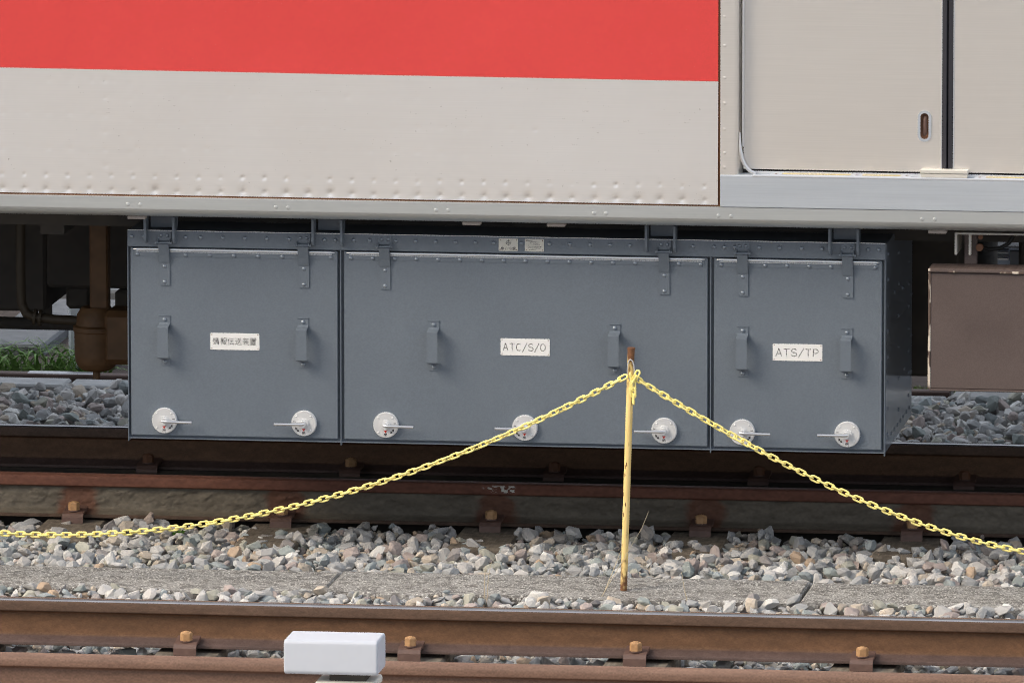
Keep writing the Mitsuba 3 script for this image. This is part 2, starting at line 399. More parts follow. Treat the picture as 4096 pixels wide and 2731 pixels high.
# ---------------------------------------------------------------- ballast stones
COLS = [((0.43, 0.43, 0.43), 6), ((0.38, 0.39, 0.40), 6), ((0.52, 0.51, 0.50), 5), ((0.33, 0.37, 0.385), 3), ((0.30, 0.335, 0.33), 2), ((0.49, 0.435, 0.37), 3), ((0.43, 0.33, 0.245), 0.8),
        ((0.62, 0.62, 0.61), 3), ((0.27, 0.255, 0.255), 1.2), ((0.40, 0.345, 0.33), 2.5), ((0.40, 0.40, 0.35), 2)]
CW = np.array([w for _, w in COLS])
CW = CW / CW.sum()
SHAPES_N = []
for k in range(26):
    q = rng.normal(size=(rng.integers(15, 28), 3))
    q /= np.linalg.norm(q, axis=1, keepdims=True)
    q *= np.array([1.15, rng.uniform(0.70, 1.0), rng.uniform(0.42, 0.70)]) * rng.uniform(0.82, 1.0, (len(q), 1))
    h = trimesh.convex.convex_hull(q)
    v = h.vertices[h.faces].reshape(-1, 3)      # flat facets: unshared corners
    SHAPES_N.append((v, np.arange(len(v)).reshape(-1, 3)))


def rot(r):
    q = r.normal(size=4)
    q[1:3] *= 0.27
    q /= np.linalg.norm(q)
    w, x, y, z = q
    return np.array([[1 - 2 * (y * y + z * z), 2 * (x * y - z * w), 2 * (x * z + y * w)], [2 * (x * y + z * w), 1 - 2 * (x * x + z * z), 2 * (y * z - x * w)], [2 * (x * z - y * w), 2 * (y * z + x * w), 1 - 2 * (x * x + y * y)]])


def pack(x0, x1, y0, y1, base, n, r, rmin, rmax, ok=None, sink=0.42):
    """heap of crushed stones: each one comes to rest on what already lies below it"""
    g = 0.006
    nx, ny = int((x1 - x0) / g) + 1, int((y1 - y0) / g) + 1
    X, Y = np.meshgrid(x0 + np.arange(nx) * g, y0 + np.arange(ny) * g, indexing='ij')
    H = base(X, Y)
    B = H.copy()
    out = []
    for _ in range(n):
        s = rmin + (rmax - rmin) * r.random() ** 1.9
        best = None
        for _t in range(3):
            x, y = r.uniform(x0, x1), r.uniform(y0, y1)
            if ok is not None and not ok(x, y, s, r):
                continue
            i, j = int((x - x0) / g), int((y - y0) / g)
            hgt = H[i, j] - B[i, j]
            if best is None or hgt < best[0]:
                best = (hgt, x, y)
        if best is None:
            continue
        _, x, y = best
        k = int(s / g) + 1
        i, j = int((x - x0) / g), int((y - y0) / g)
        a, b, c, d = max(i - k, 0), min(i + k + 1, nx), max(j - k, 0), min(j + k + 1, ny)
        D2 = ((X[a:b, c:d] - x) ** 2 + (Y[a:b, c:d] - y) ** 2) / (s * s)
        m = D2 < 0.55
        zc = H[a:b, c:d][m].mean() + s * sink
        H[a:b, c:d] = np.where(D2 < 1, np.maximum(H[a:b, c:d], zc + 0.62 * s * np.sqrt(np.maximum(1 - D2, 0))), H[a:b, c:d])
        out.append([x, y, zc, s, int(r.integers(len(SHAPES_N))), int(r.choice(len(COLS), p=CW)), rot(r)])
    for o in out:
        i, j = int((o[0] - x0) / g), int((o[1] - y0) / g)
        o.append(o[2] + 0.3 * o[3] >= H[i, j] - 0.5 * o[3])
    return out


def stone_mesh(stones, r):
    V, F, C, at = [], [], [], 0
    for x, y, z, s, k, c, R, _ in stones:
        v, f = SHAPES_N[k]
        V.append(v * s @ R.T + [x, y, z])
        F.append(f + at)
        at += len(v)
        col = np.array(COLS[c][0]) * r.uniform(0.78, 1.12)
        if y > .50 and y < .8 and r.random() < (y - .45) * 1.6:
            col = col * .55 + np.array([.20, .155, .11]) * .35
        tint = np.repeat(r.uniform(0.93, 1.07, (len(f), 1)), 3, 0)
        C.append(col * tint)
    return (np.vstack(V), np.vstack(F)), np.vstack(C)


SL_Y = 0.44


def okA(x, y, s, r):
    d = abs((x + 0.175) / 0.708 - round((x + 0.175) / 0.708)) * 0.708
    if d < 0.095 and y > 0.57 and r.random() < 0.93:
        return False
    return y < 0.77 - 0.3 * s


rs = np.random.default_rng(21)
stA = pack(-2.5, 2.5, -0.035, 0.78, lambda x, y: -0.232 + 0.022 * np.clip((y - 0.1) / 0.6, 0, 1), 7600, rs, 0.012, 0.037, okA)
stB = pack(-2.5, 2.5, -1.69, -0.43, lambda x, y: -0.228 + 0.02 * np.clip((y + .62) / .1, 0, 1), 7600, rs, 0.012, 0.036, lambda x, y, s, r: y < -0.452 + 0.5 * s * r.random())
stC = pack(-2.5, 2.5, -2.66, -1.70, lambda x, y: -0.27 + 0.0 * x, 3800, rs, 0.014, 0.036)
stD = pack(-3.4, -0.7, 2.0, 4.2, lambda x, y: -0.27 + 0.02 * np.clip((y - 2) / 2, 0, 1), 5200, rs, 0.016, 0.042)
stD += pack(0.3, 2.6, 2.0, 4.35, lambda x, y: -0.27 + 0.02 * np.clip((y - 2) / 2, 0, 1), 5200, rs, 0.016, 0.042)
stones = stA + stB + stC + stD
view = [(o[3] * (1 if o[7] else 0.2) * (1 if i < len(stA) or o[1] > -.9 else .4) + (0.02 if -1.85 < o[0] < 1.85 else -1), i) for i, o in enumerate(stones) if i < len(stA) + len(stB)]
big = {i for _, i in sorted(view, reverse=True)[:300]}
part('ballast_bed', bx(-6, 6, -2.9, 4.3, -0.40, -0.262), 'm_soil')
part('darkened_inner_bed', bx(-6, 6, .93, 2.02, -.262, -.1415), 'm_under', 'ballast_bed')  # ballast between the rails, coloured dark to deepen the shade under the car
label('ballast_bed', 'bed of loose crushed grey ballast stones between and under the tracks', 'ballast', kind='structure')
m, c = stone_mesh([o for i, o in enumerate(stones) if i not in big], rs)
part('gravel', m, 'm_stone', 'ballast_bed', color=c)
label('ballast_bed__gravel', 'loose grey and tan crushed stone ballast', kind='stuff')
cache = {}
for i in sorted(big):
    x, y, z, s, k, ci, R, _ = stones[i]
    if (k, ci) not in cache:
        v, f = SHAPES_N[k]
        tint = np.repeat(rs.uniform(0.94, 1.06, (len(f), 1)), 3, 0)
        cache[k, ci] = mikit.ply((v, f), 'm_stone', color=np.array(COLS[ci][0]) * .92 * tint)
    M = np.eye(4)
    M[:3, :3], M[:3, 3] = R * s, [x, y, z]
    part('stone', cache[k, ci], None, 'ballast_bed', to_world=T(M.tolist()))

# ---------------------------------------------------------------- cable trough
t = thing('cable_trough', 'weathered speckled concrete cable trough lying between the two tracks', 'cable trough')
for a, b, dz in ((-3.66, -2.113, .002), (-2.107, -0.563, 0), (-0.557, 0.987, .004), (0.996, 2.54, 0.001), (2.546, 4.1, .003)):
    part('lid', cbox(a, b, -0.455, -0.03, -0.225, -0.170 + dz, 0.006), 'm_conc', t)
part('channel', bx(-3.66, 4.1, -0.43, -0.05, -0.33, -0.226), 'm_conc_pale', t)

# ---------------------------------------------------------------- rails, sleepers
HALF = [(0, 0), (18, -.3), (25, -1.5), (30, -4.5), (32, -10), (32, -33), (30.5, -36), (9, -44.5), (7, -50), (7, -103), (9.5, -113), (20, -119), (58, -128.5), (60.5, -130.5), (61, -133), (61, -139), (60, -140)]


def rail_profile(round_top=False):
    h = [(a / 1000, b / 1000) for a, b in HALF]
    if round_top:
        h = [(0, 0), (.010, -.0006), (.020, -.003), (.027, -.0075), (.031, -.014), (.032, -.022)] + h[5:]
    return h + [(-a, b) for a, b in h[::-1] if a > 0]


def rail(y, m, text, z=0.0, rnd=False, x0=-7, x1=7, stripe=None, smooth=35):
    k = thing('rail', text, 'rail')
    mesh = prof_x([(y + a, z + b) for a, b in rail_profile(rnd)], x0, x1)
    part('rail_section', mesh, m, k, smooth=smooth)
    if stripe:
        part('running_surface', prof_x([(y - .030, z - .0042), (y - .0245, z - .0008), (y - .006, z + .0007), (y - .006, z - .0006), (y - .0245, z - .0020), (y - .030, z - .0056)], x0, x1), stripe, k)
    return k


def hexnut(x, y, z0, z1, r, a, chamfer=0.004):
    pts = []
    for z, q in ((z0, r), (z1 - chamfer, r), (z1, r * 0.82)):
        for i in range(6 if q == r else 10):
            b = a + 2 * math.pi * i / (6 if q == r else 10)
            pts.append([x + q * math.cos(b), y + q * math.sin(b), z])
    return trimesh.convex.convex_hull(np.array(pts))


def clip_mesh(x, yb, side, w=0.036):
    """bent clip plate: one end on the rail's foot, the other rolled down to the sleeper; yb = foot edge, side = -1 towards the camera"""
    s = side
    top = [(-.036, -.104), (-.004, -.110), (.012, -.113), (.042, -.114), (.054, -.119), (.062, -.130), (.064, -.152)]
    low = [(.056, -.152), (.055, -.134), (.050, -.127), (.042, -.122), (.012, -.121), (-.004, -.1235), (-.036, -.1160)]
    pts = [(yb + s * a, b) for a, b in top + low]
    return prof_x(pts, x - w, x + w)


def fasten(k, x, yb, side, bolt='m_bolt', a=0.2, plate_m='m_clip'):
    c = part('clip', clip_mesh(x, yb, side), plate_m, k, smooth=30)
    bz = -.113
    part('washer', cyl([x, yb + side * .027, bz], [x, yb + side * .027, bz + .004], .021, 18), plate_m, c)
    part('bolt', cat(hexnut(x, yb + side * .027, bz + .004, bz + .030, .0195, a), trimesh.creation.icosphere(2, .011).apply_scale([1, 1, .35]).apply_translation([x, yb + side * .027, bz + .030])), bolt, c)


def sleeper(x, y0, y1, text, grp, z=-0.15):
    k = thing('sleeper', text, 'sleeper', grp)
    part('timber', cbox(x - .105, x + .105, y0, y1, z - .13, z, .008), 'm_wood', k)


r0 = thing('rail', 'rust red rail with a dirt caked web directly below the train, nearer the camera', 'rail')
ring_ = np.array(rail_profile())
fine = []
for a_, b_ in zip(ring_, np.roll(ring_, -1, 0)):
    n_ = max(1, int(np.linalg.norm(b_ - a_) / .0035)) if b_[1] < -.036 or a_[1] < -.036 else 1
    fine += [a_ + (b_ - a_) * u_ / n_ for u_ in range(n_)]
fine = np.array(fine)
tx = np.concatenate([[-7], np.arange(-2.3, 2.3, .0045), [7]])
A_, B_ = np.meshgrid(tx, np.arange(len(fine)), indexing='ij')
pos = np.stack([A_, fine[B_, 0] + .852, fine[B_, 1]], -1)
nrm = np.roll(fine, -1, 0) - np.roll(fine, 1, 0)
nrm = np.stack([nrm[:, 1], -nrm[:, 0]], 1)
nrm /= np.linalg.norm(nrm, axis=1, keepdims=True)
if (nrm[np.argmax(fine[:, 0])] @ [1, 0]) < 0:
    nrm = -nrm
webby = np.clip((-fine[:, 1] - .040) / .008, 0, 1) * np.clip((fine[:, 1] + .127) / .010, 0, 1)
lump = (meshkit.fbm(pos * [26, 26, 34], 3, 3) - .42) * .016 + np.abs(meshkit.fbm(pos * [60, 60, 75], 2, 8) - .5) * .008
lump += np.maximum(meshkit.fbm(pos * [9, 9, 9], 2, 12) - .5, 0) * .02
off = np.maximum(lump, -.001) * webby[None, :]
pos[..., 1] += off * nrm[None, :, 0]
pos[..., 2] += off * nrm[None, :, 1] * .3
m_ = len(fine)
k0 = np.arange(len(tx) - 1)[:, None] * m_
k1 = np.arange(m_)[None, :]
k2 = (k1 + 1) % m_
quad = np.stack([k0 + k1, k0 + k2, k0 + m_ + k2, k0 + m_ + k1], -1).reshape(-1, 4)
part('rail_section', (pos.reshape(-1, 3), quad), 'm_grime', r0, smooth=40)
r1 = rail(1.932, 'm_rust', 'dark rail behind the grey cabinet, farther one of the track under the train', stripe='m_shine')
r2 = rail(-1.688, 'm_rust', 'brown rail with a polished top edge in front of the concrete trough', stripe='m_shine')
r3 = rail(-2.704, 'm_rust_pale', 'rusty round topped rail along the bottom edge of the picture', rnd=True)
ORD = ['first', 'second', 'third', 'fourth', 'fifth', 'sixth', 'seventh']
grpA, grpB = 'sleepers of the track under the train', 'sleepers of the front track'
for i, x in enumerate(SLEEPERS):
    if abs(x) > 2.6:
        continue
    sleeper(x, 0.40, 2.40, ('%s timber sleeper in the ballast under the train, counted from the left' % ORD[i - 2]) if i - 2 < 7 else 'timber sleeper', grpA)
    if abs(x) < 2.1:
        fasten(r0, x, 0.791, -1, 'm_bolt', 0.2 + i)
        fasten(r1, x + 0.07, 1.871, -1, 'm_bolt' if i == 4 else 'm_bolt_dark', 0.5 + i)
for i in range(-3, 4):
    x = -0.077 + 0.7095 * i
    sleeper(x, -3.2, -1.35, '%s timber sleeper of the front track, counted from the left' % ORD[i + 3], grpB, -0.154)
    if abs(x) < 2.0:
        fasten(r2, x, -1.749, -1, 'm_bolt', 0.55 + 0.37 * i)

# ---------------------------------------------------------------- train car
car = thing('train_car', 'stainless steel commuter train car with a wide red band and sliding doors', 'train')
# side panel: sheet with spot weld dimples and slight waves
PX0, PX1, PZ0, PZ1 = -2.4, 0.6765, 1.0615, 1.90
dx = 0.0042
xs, zs = np.arange(PX0, PX1 + 1e-6, (PX1 - PX0) / round((PX1 - PX0) / dx)), np.concatenate([np.linspace(PZ0, 1.46, 95), np.linspace(1.4675, 1.90, 40)])
X, Z = np.meshgrid(xs, zs, indexing='ij')
P3 = np.stack([X * 1.7, Z * 1.1, X * 0], -1)
Y = (meshkit.fbm(P3, 3, 5) - 0.5) * 0.010 + (meshkit.fbm(P3 * 5.5, 2, 9) - 0.5) * 0.0006


def dimple(x, z, depth, r, wide=0.0, rw=0.02):
    i0, i1 = np.searchsorted(xs, x - .07), np.searchsorted(xs, x + .07)
    j0, j1 = np.searchsorted(zs, z - .07), np.searchsorted(zs, z + .07)
    d2 = (X[i0:i1, j0:j1] - x) ** 2 + (Z[i0:i1, j0:j1] - z) ** 2
    Y[i0:i1, j0:j1] += depth * np.exp(-d2 / (r * r)) + wide * np.exp(-d2 / (rw * rw))


for k in range(-10, 33):
    x = -1.688 + 0.0725 * k
    if x > 0.665:
        break
    dimple(x, 1.1227 + rng.normal() * .0012, 0.0014 + rng.normal() * .0003, 0.0062)
    dimple(x + rng.normal() * .001, 1.0757 + rng.normal() * .001, 0.0014, 0.0068, 0.0007 + abs(rng.normal()) * .0007, 0.016)
for zr, x0, x1, st, am in ((1.395, -1.24, 0.3, 0.0775, .0005), (1.297, -1.24, 0.1, 0.0775, .0008), (1.217, -1.24, -.1, 0.0775, .0007), (1.435, -1.68, -1.3, 0.073, .0006), (1.325, -1.68, -1.3, .073, .0006), (1.209, -1.68, -1.3, .073, .0006)):
    for x in np.arange(x0, x1, st):
        dimple(x, zr + rng.normal() * .001, am * rng.uniform(0.4, 1.3), 0.0075)
for zz in (1.435, 1.38, 1.32, 1.265, 1.209, 1.155):
    dimple(-1.345, zz, .0008, .0075)
    dimple(-1.262, zz - .01, .0005, .0075)
Y -= Y[:, -1:] * np.clip((Z - 1.8) / 0.1, 0, 1)
nx, nz = X.shape
idx = np.arange(nx * nz).reshape(nx, nz)
q = np.stack([idx[:-1, :-1], idx[1:, :-1], idx[1:, 1:], idx[:-1, 1:]], -1).reshape(-1, 4)
part('side_panel', (np.stack([X, Y, Z], -1).reshape(-1, 3), q), 'm_steel', car, smooth=True)
# red film over the upper part follows the sheet
sel = zs > 1.467
Zr = Z[:, sel].copy()
Zr[:, 0] = np.interp(xs, [-2.4, -1.69, -0.54, 0.68], [1.4750, 1.4736, 1.4692, 1.4659])
q2 = np.arange(nx * sel.sum()).reshape(nx, -1)
q2 = np.stack([q2[:-1, :-1], q2[1:, :-1], q2[1:, 1:], q2[:-1, 1:]], -1).reshape(-1, 4)
part('red_band', (np.stack([X[:, sel], Y[:, sel] - 0.0008, Zr], -1).reshape(-1, 3), q2), 'm_red', car, smooth=True)
label('train_car__red_band', 'wide flat red band along the side of the car')
part('upper_side', cat(bx(-9, -2.402, -.001, .03, 1.0615, 3.5), bx(-2.4, .6765, 0.0, .03, 1.902, 3.5), bx(0.68, 9, .002, .03, 3.05, 3.5)), 'm_steel', car)
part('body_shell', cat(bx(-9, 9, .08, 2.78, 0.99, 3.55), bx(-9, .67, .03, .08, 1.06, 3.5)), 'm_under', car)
part('roof', prof_x([(0.0, 3.5), (0.25, 3.68), (1.0, 3.78), (1.8, 3.78), (2.55, 3.68), (2.8, 3.5)], -9, 9), 'm_steel_bar', car)
# lower side sill, rolled under at its lower edge
pro = [(-.002, 1.0555), (-.004, 1.0540), (-.004, 1.016)] + [(-.004 + .055 * (1 - math.cos(a)), 1.019 - .033 * math.sin(a)) for a in np.linspace(.12, 1.5, 14)] + [(.06, .9858), (.06, 1.0555)]
part('side_sill', prof_x(pro, -9, 9), 'm_steel_bar', car, smooth=25)
flat = mikit.ply(dome(.0068, .0008, 14, 3), 'm_steel_bar', smooth=True)
for x, z in ((-1.2701, 1.029), (-1.2290, 1.0287), (-.7791, 1.028), (-.7388, 1.0275), (-.2496, 1.0275), (-.2094, 1.028), (.2707, 1.0268), (.3107, 1.0272), (.6792, 1.0258), (.7206, 1.0252), (1.3451, 1.0268), (1.3863, 1.0265), (-1.80, 1.029), (1.85, 1.0265)):
    part('rivet', flat, None, 'train_car__side_sill', to_world=T().translate([x, -.004, z]))
# gap backing (dark joint) behind the panel's lower edge
part('joint_seal', cat(bx(-9, 9, .004, .03, 1.054, 1.0625), bx(.6765, .6835, .006, .03, 1.055, 3.0)), 'm_bolt_dark', car)
# pillar beside the door
jp = [(.6838, -.003)] + [(.728 + .016 * math.sin(a), -.003 + .016 * (1 - math.cos(a))) for a in np.linspace(0, 1.35, 7)] + [(.7515, .052), (.6838, .052)]
mj = ex(Polygon(jp), 2.4)
part('door_pillar', trimesh.Trimesh(np.stack([mj.vertices[:, 0], mj.vertices[:, 1], mj.vertices[:, 2] + 1.1595], 1), mj.faces, process=False), 'm_steel_door', car, smooth=40)
piv = mikit.ply(dome(.0052, .0008, 10, 2), 'm_steel_door', smooth=True)
for z in (1.772, 1.678, 1.583, 1.478, 1.395, 1.310, 1.232, 1.185):
    part('rivet', piv, None, 'train_car__door_pillar', to_world=T().translate([.6985, -.003, z]))
# bright trim round the door opening: thin strip above, tube elbow below
part('door_trim', cbox(.7535, .7590, .010, .034, 1.252, 3.0, .0012), 'm_bright', car)
el = [(.7475, .006, 1.30), (.7480, .006, 1.262), (.7500, .006, 1.238), (.7545, .006, 1.214), (.7620, .006, 1.196), (.7715, .006, 1.182), (.7830, .006, 1.172), (.800, .006, 1.1655)]
part('trim_elbow', tube(el, [.0015, .004, .006, .006, .006, .006, .006, .006], 10), 'm_bright', car, smooth=True)
# door leaves
DH = (1.347, 1.3262)
leaf = sbox(.7555, 1.1765, 1.4040, 3.0).difference(stadium(*DH, .0300, .0880))
d0 = part('door_leaf', plate_xz(leaf, .036, .052), 'm_steel_door', car)
d1 = part('door_leaf', plate_xz(sbox(1.4400, 1.1765, 2.096, 3.0), .036, .052), 'm_steel_door', car)
ring = stadium(*DH, .0440, .1020).difference(stadium(*DH, .0270, .0850))
part('pull_rim', plate_xz(ring, .0325, .037), 'm_steel_sill', d0)
part('pull_cup', cat(plate_xz(stadium(*DH, .034, .092), .0515, .0535)), 'm_bolt_dark', d0)
part('pull_bar', tube([(DH[0] + .001, .049, DH[1] - .03), (DH[0] + .001, .0455, DH[1] - .02), (DH[0] + .001, .0445, DH[1]), (DH[0] + .001, .0455, DH[1] + .02), (DH[0] + .001, .049, DH[1] + .03)], .0075, 10), 'm_clip', d0, smooth=True)
part('edge_trim', cbox(1.4005, 1.4045, .0335, .05, 1.178, 3.0, .001), 'm_bright', d0)
part('edge_trim', cbox(1.4392, 1.4436, .0335, .05, 1.178, 3.0, .001), 'm_bright', d1)


def seal(a, b):
    p = [(a, .052), (a, .034), (a + .0015, .0315), (b - .0035, .0300), (b - .001, .033), (b, .040), (b, .052)] if b > a else None
    return p


def seal_mesh(pts):
    mm = ex(Polygon(pts), 1.83)
    return trimesh.Trimesh(np.stack([mm.vertices[:, 0], mm.vertices[:, 1], mm.vertices[:, 2] + 1.17], 1), mm.faces, process=False)


part('seal', seal_mesh(seal(1.4046, 1.4212)), 'm_rubber', d0, smooth=40)
part('seal', seal_mesh([(2.8442 - a, b) for a, b in seal(1.4050, 1.4210)][::-1]), 'm_rubber', d1, smooth=40)
part('door_backing', bx(.74, 2.12, .0545, .07, 1.165, 3.05), 'm_black', car)
# threshold
th = part('door_step', prof_x([(-.006, 1.0568), (-.006, 1.1575), (-.004, 1.1605), (.0, 1.1620), (.062, 1.1620), (.062, 1.0568)], .6842, 2.2), 'm_steel_sill', car, smooth=30)
part('nosing', cbox(.7875, 2.2, -.0078, .004, 1.1545, 1.1632, .003), 'm_bright', th)
part('door_track', cbox(.79, 2.15, .0255, .0315, 1.1622, 1.1712, .001), 'm_bright', th)
for a, b in ((.8470, 1.3080), (1.512, 1.97)):
    k = part('tread_plate', cbox(a, b, .001, .0245, 1.1622, 1.1648, .0008), 'm_bright', th)
    for u0, u1 in ((.038, .262), (.300, .425)):
        part('tread_insert', cbox(a + u0, min(a + u1, b - .03), .005, .0205, 1.1649, 1.1662, .0005), 'm_tread_yellow', th)
    for u in (a + .018, a + .281, b - .016):
        part('screw', cyl([u, .013, 1.1649], [u, .013, 1.1656], .004, 10), 'm_bolt_dark', th)
bl = part('door_guide', cbox(1.339, 1.4915, -.004, .029, 1.1634, 1.1755, .0015), 'm_cream', th)
part('door_guide', cbox(1.3375, 1.493, -.0062, .031, 1.1768, 1.1885, .0015), 'm_cream', th)
# scratches on the step and drips
# pads under the sill
for x in (-.1405, .1385, -1.251, 1.389):
    part('jacking_pad', cbox(x - .030, x + .030, .045, .085, .9740, .9850, .002), 'm_pad', car)
# underframe beams
ub = [bx(-9, 9, .42, .48, .90, .9885), bx(-9, 9, 2.3, 2.45, .80, .9885)] + [bx(x, x + .08, .485, 2.295, .86, .9885) for x in np.arange(-4.2, 4.3, .85)]
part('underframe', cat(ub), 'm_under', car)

# ---------------------------------------------------------------- equipment cabinet
cab = thing('equipment_cabinet', 'slate grey steel equipment cabinet with three hinged covers hung under the train', 'cabinet')
F = .060                       # plane of the cover faces
BOLT = mikit.ply(dome(.0074, .0056, 14, 4), 'm_dome', smooth=True)
SMALL = mikit.ply(dome(.0062, .0044, 12, 3), 'm_dome', smooth=True)


def bolt_at(parent, x, z, y=F, small=False, name='bolt'):
    part(name, SMALL if small else BOLT, None, parent, to_world=T().translate([x, y, z]))


hs = part('housing', cat(bx(-1.2860, 1.2215, .085, .905, .247, .9350)), 'm_paint', cab)
end = part('end_wall', cbox(1.2216, 1.2250, .064, .905, .247, .9350, .001), 'm_paint_gloss', cab)
EB = mikit.ply(dome(.007, .004, 10, 3).apply_transform(trimesh.transformations.rotation_matrix(math.pi / 2, [0, 0, 1])), 'm_paint_gloss', smooth=True)
for y, z in [(.12 + .001 * k, .30 + .085 * k) for k in range(8)] + [(.47, .33 + .105 * k) for k in range(6)] + [(.80, .33 + .075 * k) for k in range(8)] + [(.14 + .098 * k, .285) for k in range(8)] + [(.60, .72), (.34, .74), (.66, .44), (.88, .52), (.88, .40), (.88, .66)]:
    part('rivet', EB, None, end, to_world=T().translate([1.2250, y, z]))
# header strip with its rivets
hd = part('header_strip', cat(cbox(-1.2870, 1.2225, .0575, .085, .8832, .9385, .0016)), 'm_paint', cab)
HR = [-1.2718, -1.2311, -1.0926, -1.0425, -.9681, -.8944, -.8214, -.747, -.6301, -.594, -.5330, -.4796, -.3930, -.3265, -.2605, -.1950, -.1292, -.0685, .0235, .116, .1838, .2500, .3165, .3820, .590, .6590, .6930, .7280, .8080, .8750, .9480, 1.0145, 1.165, 1.201]
part('highlight_edge', cbox(-1.2868, 1.2222, .0568, .0600, .9368, .9392, .0006), 'm_lip_highlight', hd)  # added bright strip standing for the highlight along the header's top edge
for x in HR:
    if not (-.055 < x < .016 or .031 < x < .101):
        bolt_at(hd, x, .9170, .0575, name='rivet')
# frame edges between and around the covers
for x in (-1.2855, -.5762, .6487, 1.2215):
    part('frame_edge', cbox(x - .0014, x + .0014, .0570, .0875, .236, .8830, .0004), 'm_paint_gloss', cab)
part('frame_edge', cbox(-1.2868, 1.2228, .0580, .0875, .2450, .2480, .0006), 'm_paint_gloss', cab)
HX = {0: (-1.1625, -.6985), 1: (-.4286, .4957), 2: (.7544, 1.0998)}
covers = []
for i, (a, b) in enumerate(((-1.2770, -.5868), (-.5655, .6385), (.6590, 1.2120))):
    cv = part('cover', cbox(a, b, F, .0845, .2562, .8790, .002), 'm_paint', cab, smooth=False)
    covers.append(cv)
    # riveted strip with a rolled rain lip along the top
    s0, s1 = a + .012, b - .012
    part('rain_strip', cbox(s0, s1, F - .0016, F, .8515, .8735, .0006), 'm_paint', cv)
    n = 28
    lx = np.concatenate([[s0 - .004, s0 + .004, s0 + .014], np.linspace(s0 + .05, s1 - .05, 6), [s1 - .014, s1 - .004, s1 + .004]])
    lr = np.array([.0006, .0030, .0046] + [.0046] * 6 + [.0046, .0030, .0006])
    part('rain_lip', tube(np.stack([lx, np.full_like(lx, F - .0035), np.full_like(lx, .8752)], 1), lr, 12), 'm_lip_highlight', cv, smooth=True)
    part('rain_lip', cbox(s0 + .006, s1 - .006, F - .0052, F, .8664, .8694, .001), 'm_lip_highlight', cv)
    m = {0: 9, 1: 17, 2: 8}[i]
    for k, x in enumerate(np.linspace(a + .0232, b - .0232, m)):
        if min(abs(x - h) for h in HX[i]) > .03:
            bolt_at(cv, x, .8583, F - .0016, name='rivet')
# bottom hems under the covers
strap_side = [(-.026, .9010), (-.024, .9035), (-.0205, .9035), (-.0185, .9000), (-.0200, .8900), (-.0080, .836), (-.0030, .828), (-.0030, .757), (0, .757), (0, .829), (-.005, .838), (-.022, .888), (-.026, .896)]
for i in range(3):
    for x in HX[i]:
        h = part('hinge', cat(plate_xz(rrect(x - .0225, x + .0225, .9060, .9365, .003), .0510, .0575)), 'm_paint', cab)
        sp = [(F - .003 + .0015 + a * 1.15, z) for a, z in strap_side]
        mm = plate_yz(Polygon(sp), x - .0172, x + .0172)
        part('strap', mm, 'm_paint', h, smooth=25)
        for s in (-1, 1):
            lug = Polygon([(.0575, .8905), (.036, .8935), (.0285, .8985), (.0285, .9045), (.040, .911), (.0575, .915)])
            part('lug', plate_yz(lug, x + s * .0205 - .0014, x + s * .0205 + .0014), 'm_paint', h)
            bolt_at(h, x + s * .0105, .9225, .0510, True)
        part('pin', cat(cyl([x - .027, .0345, .8995], [x + .027, .0345, .8995], .0032, 10), cyl([x - .0275, .0345, .8995], [x - .0235, .0345, .8995], .0050, 10), cyl([x + .0235, .0345, .8995], [x + .0275, .0345, .8995], .0050, 10)), 'm_paint_gloss', h, smooth=40)
        for z in (.8195, .7677):
            bolt_at(h, x, z, F - .003)
# pull handles: bent flat bars
hp = [(F - .003, .6560), (F - .003, .6330), (F - .0065, .6285), (.0175, .6245), (.0145, .6215), (.0145, .5215), (.0175, .5185), (F - .0065, .5145), (F - .003, .5105), (F - .003, .4905), (F, .4905), (F, .5120), (F - .0035, .5175), (.0190, .5222), (.0180, .5245), (.0180, .6185), (.0190, .6208), (F - .0035, .6255), (F, .6315), (F, .6560)]
for x in (-1.1635, -.7020, -.2673, .3325, .7546, 1.0975):
    h = part('handle', plate_yz(Polygon(hp), x - .0178, x + .0178), 'm_paint', cab, smooth=20)
    part('hook', cbox(x - .0195, x + .0195, F - .006, F, .6535, .6572, .0012), 'm_paint', h)
    for z in (.6425, .5020):
        bolt_at(h, x, z, F - .003)
# latches: pale discs with a lever and markings
DISC = mikit.ply(trimesh.creation.cylinder(radius=.0405, height=.010, sections=48).apply_transform(trimesh.transformations.rotation_matrix(math.pi / 2, [1, 0, 0])), 'm_disc', smooth=40)


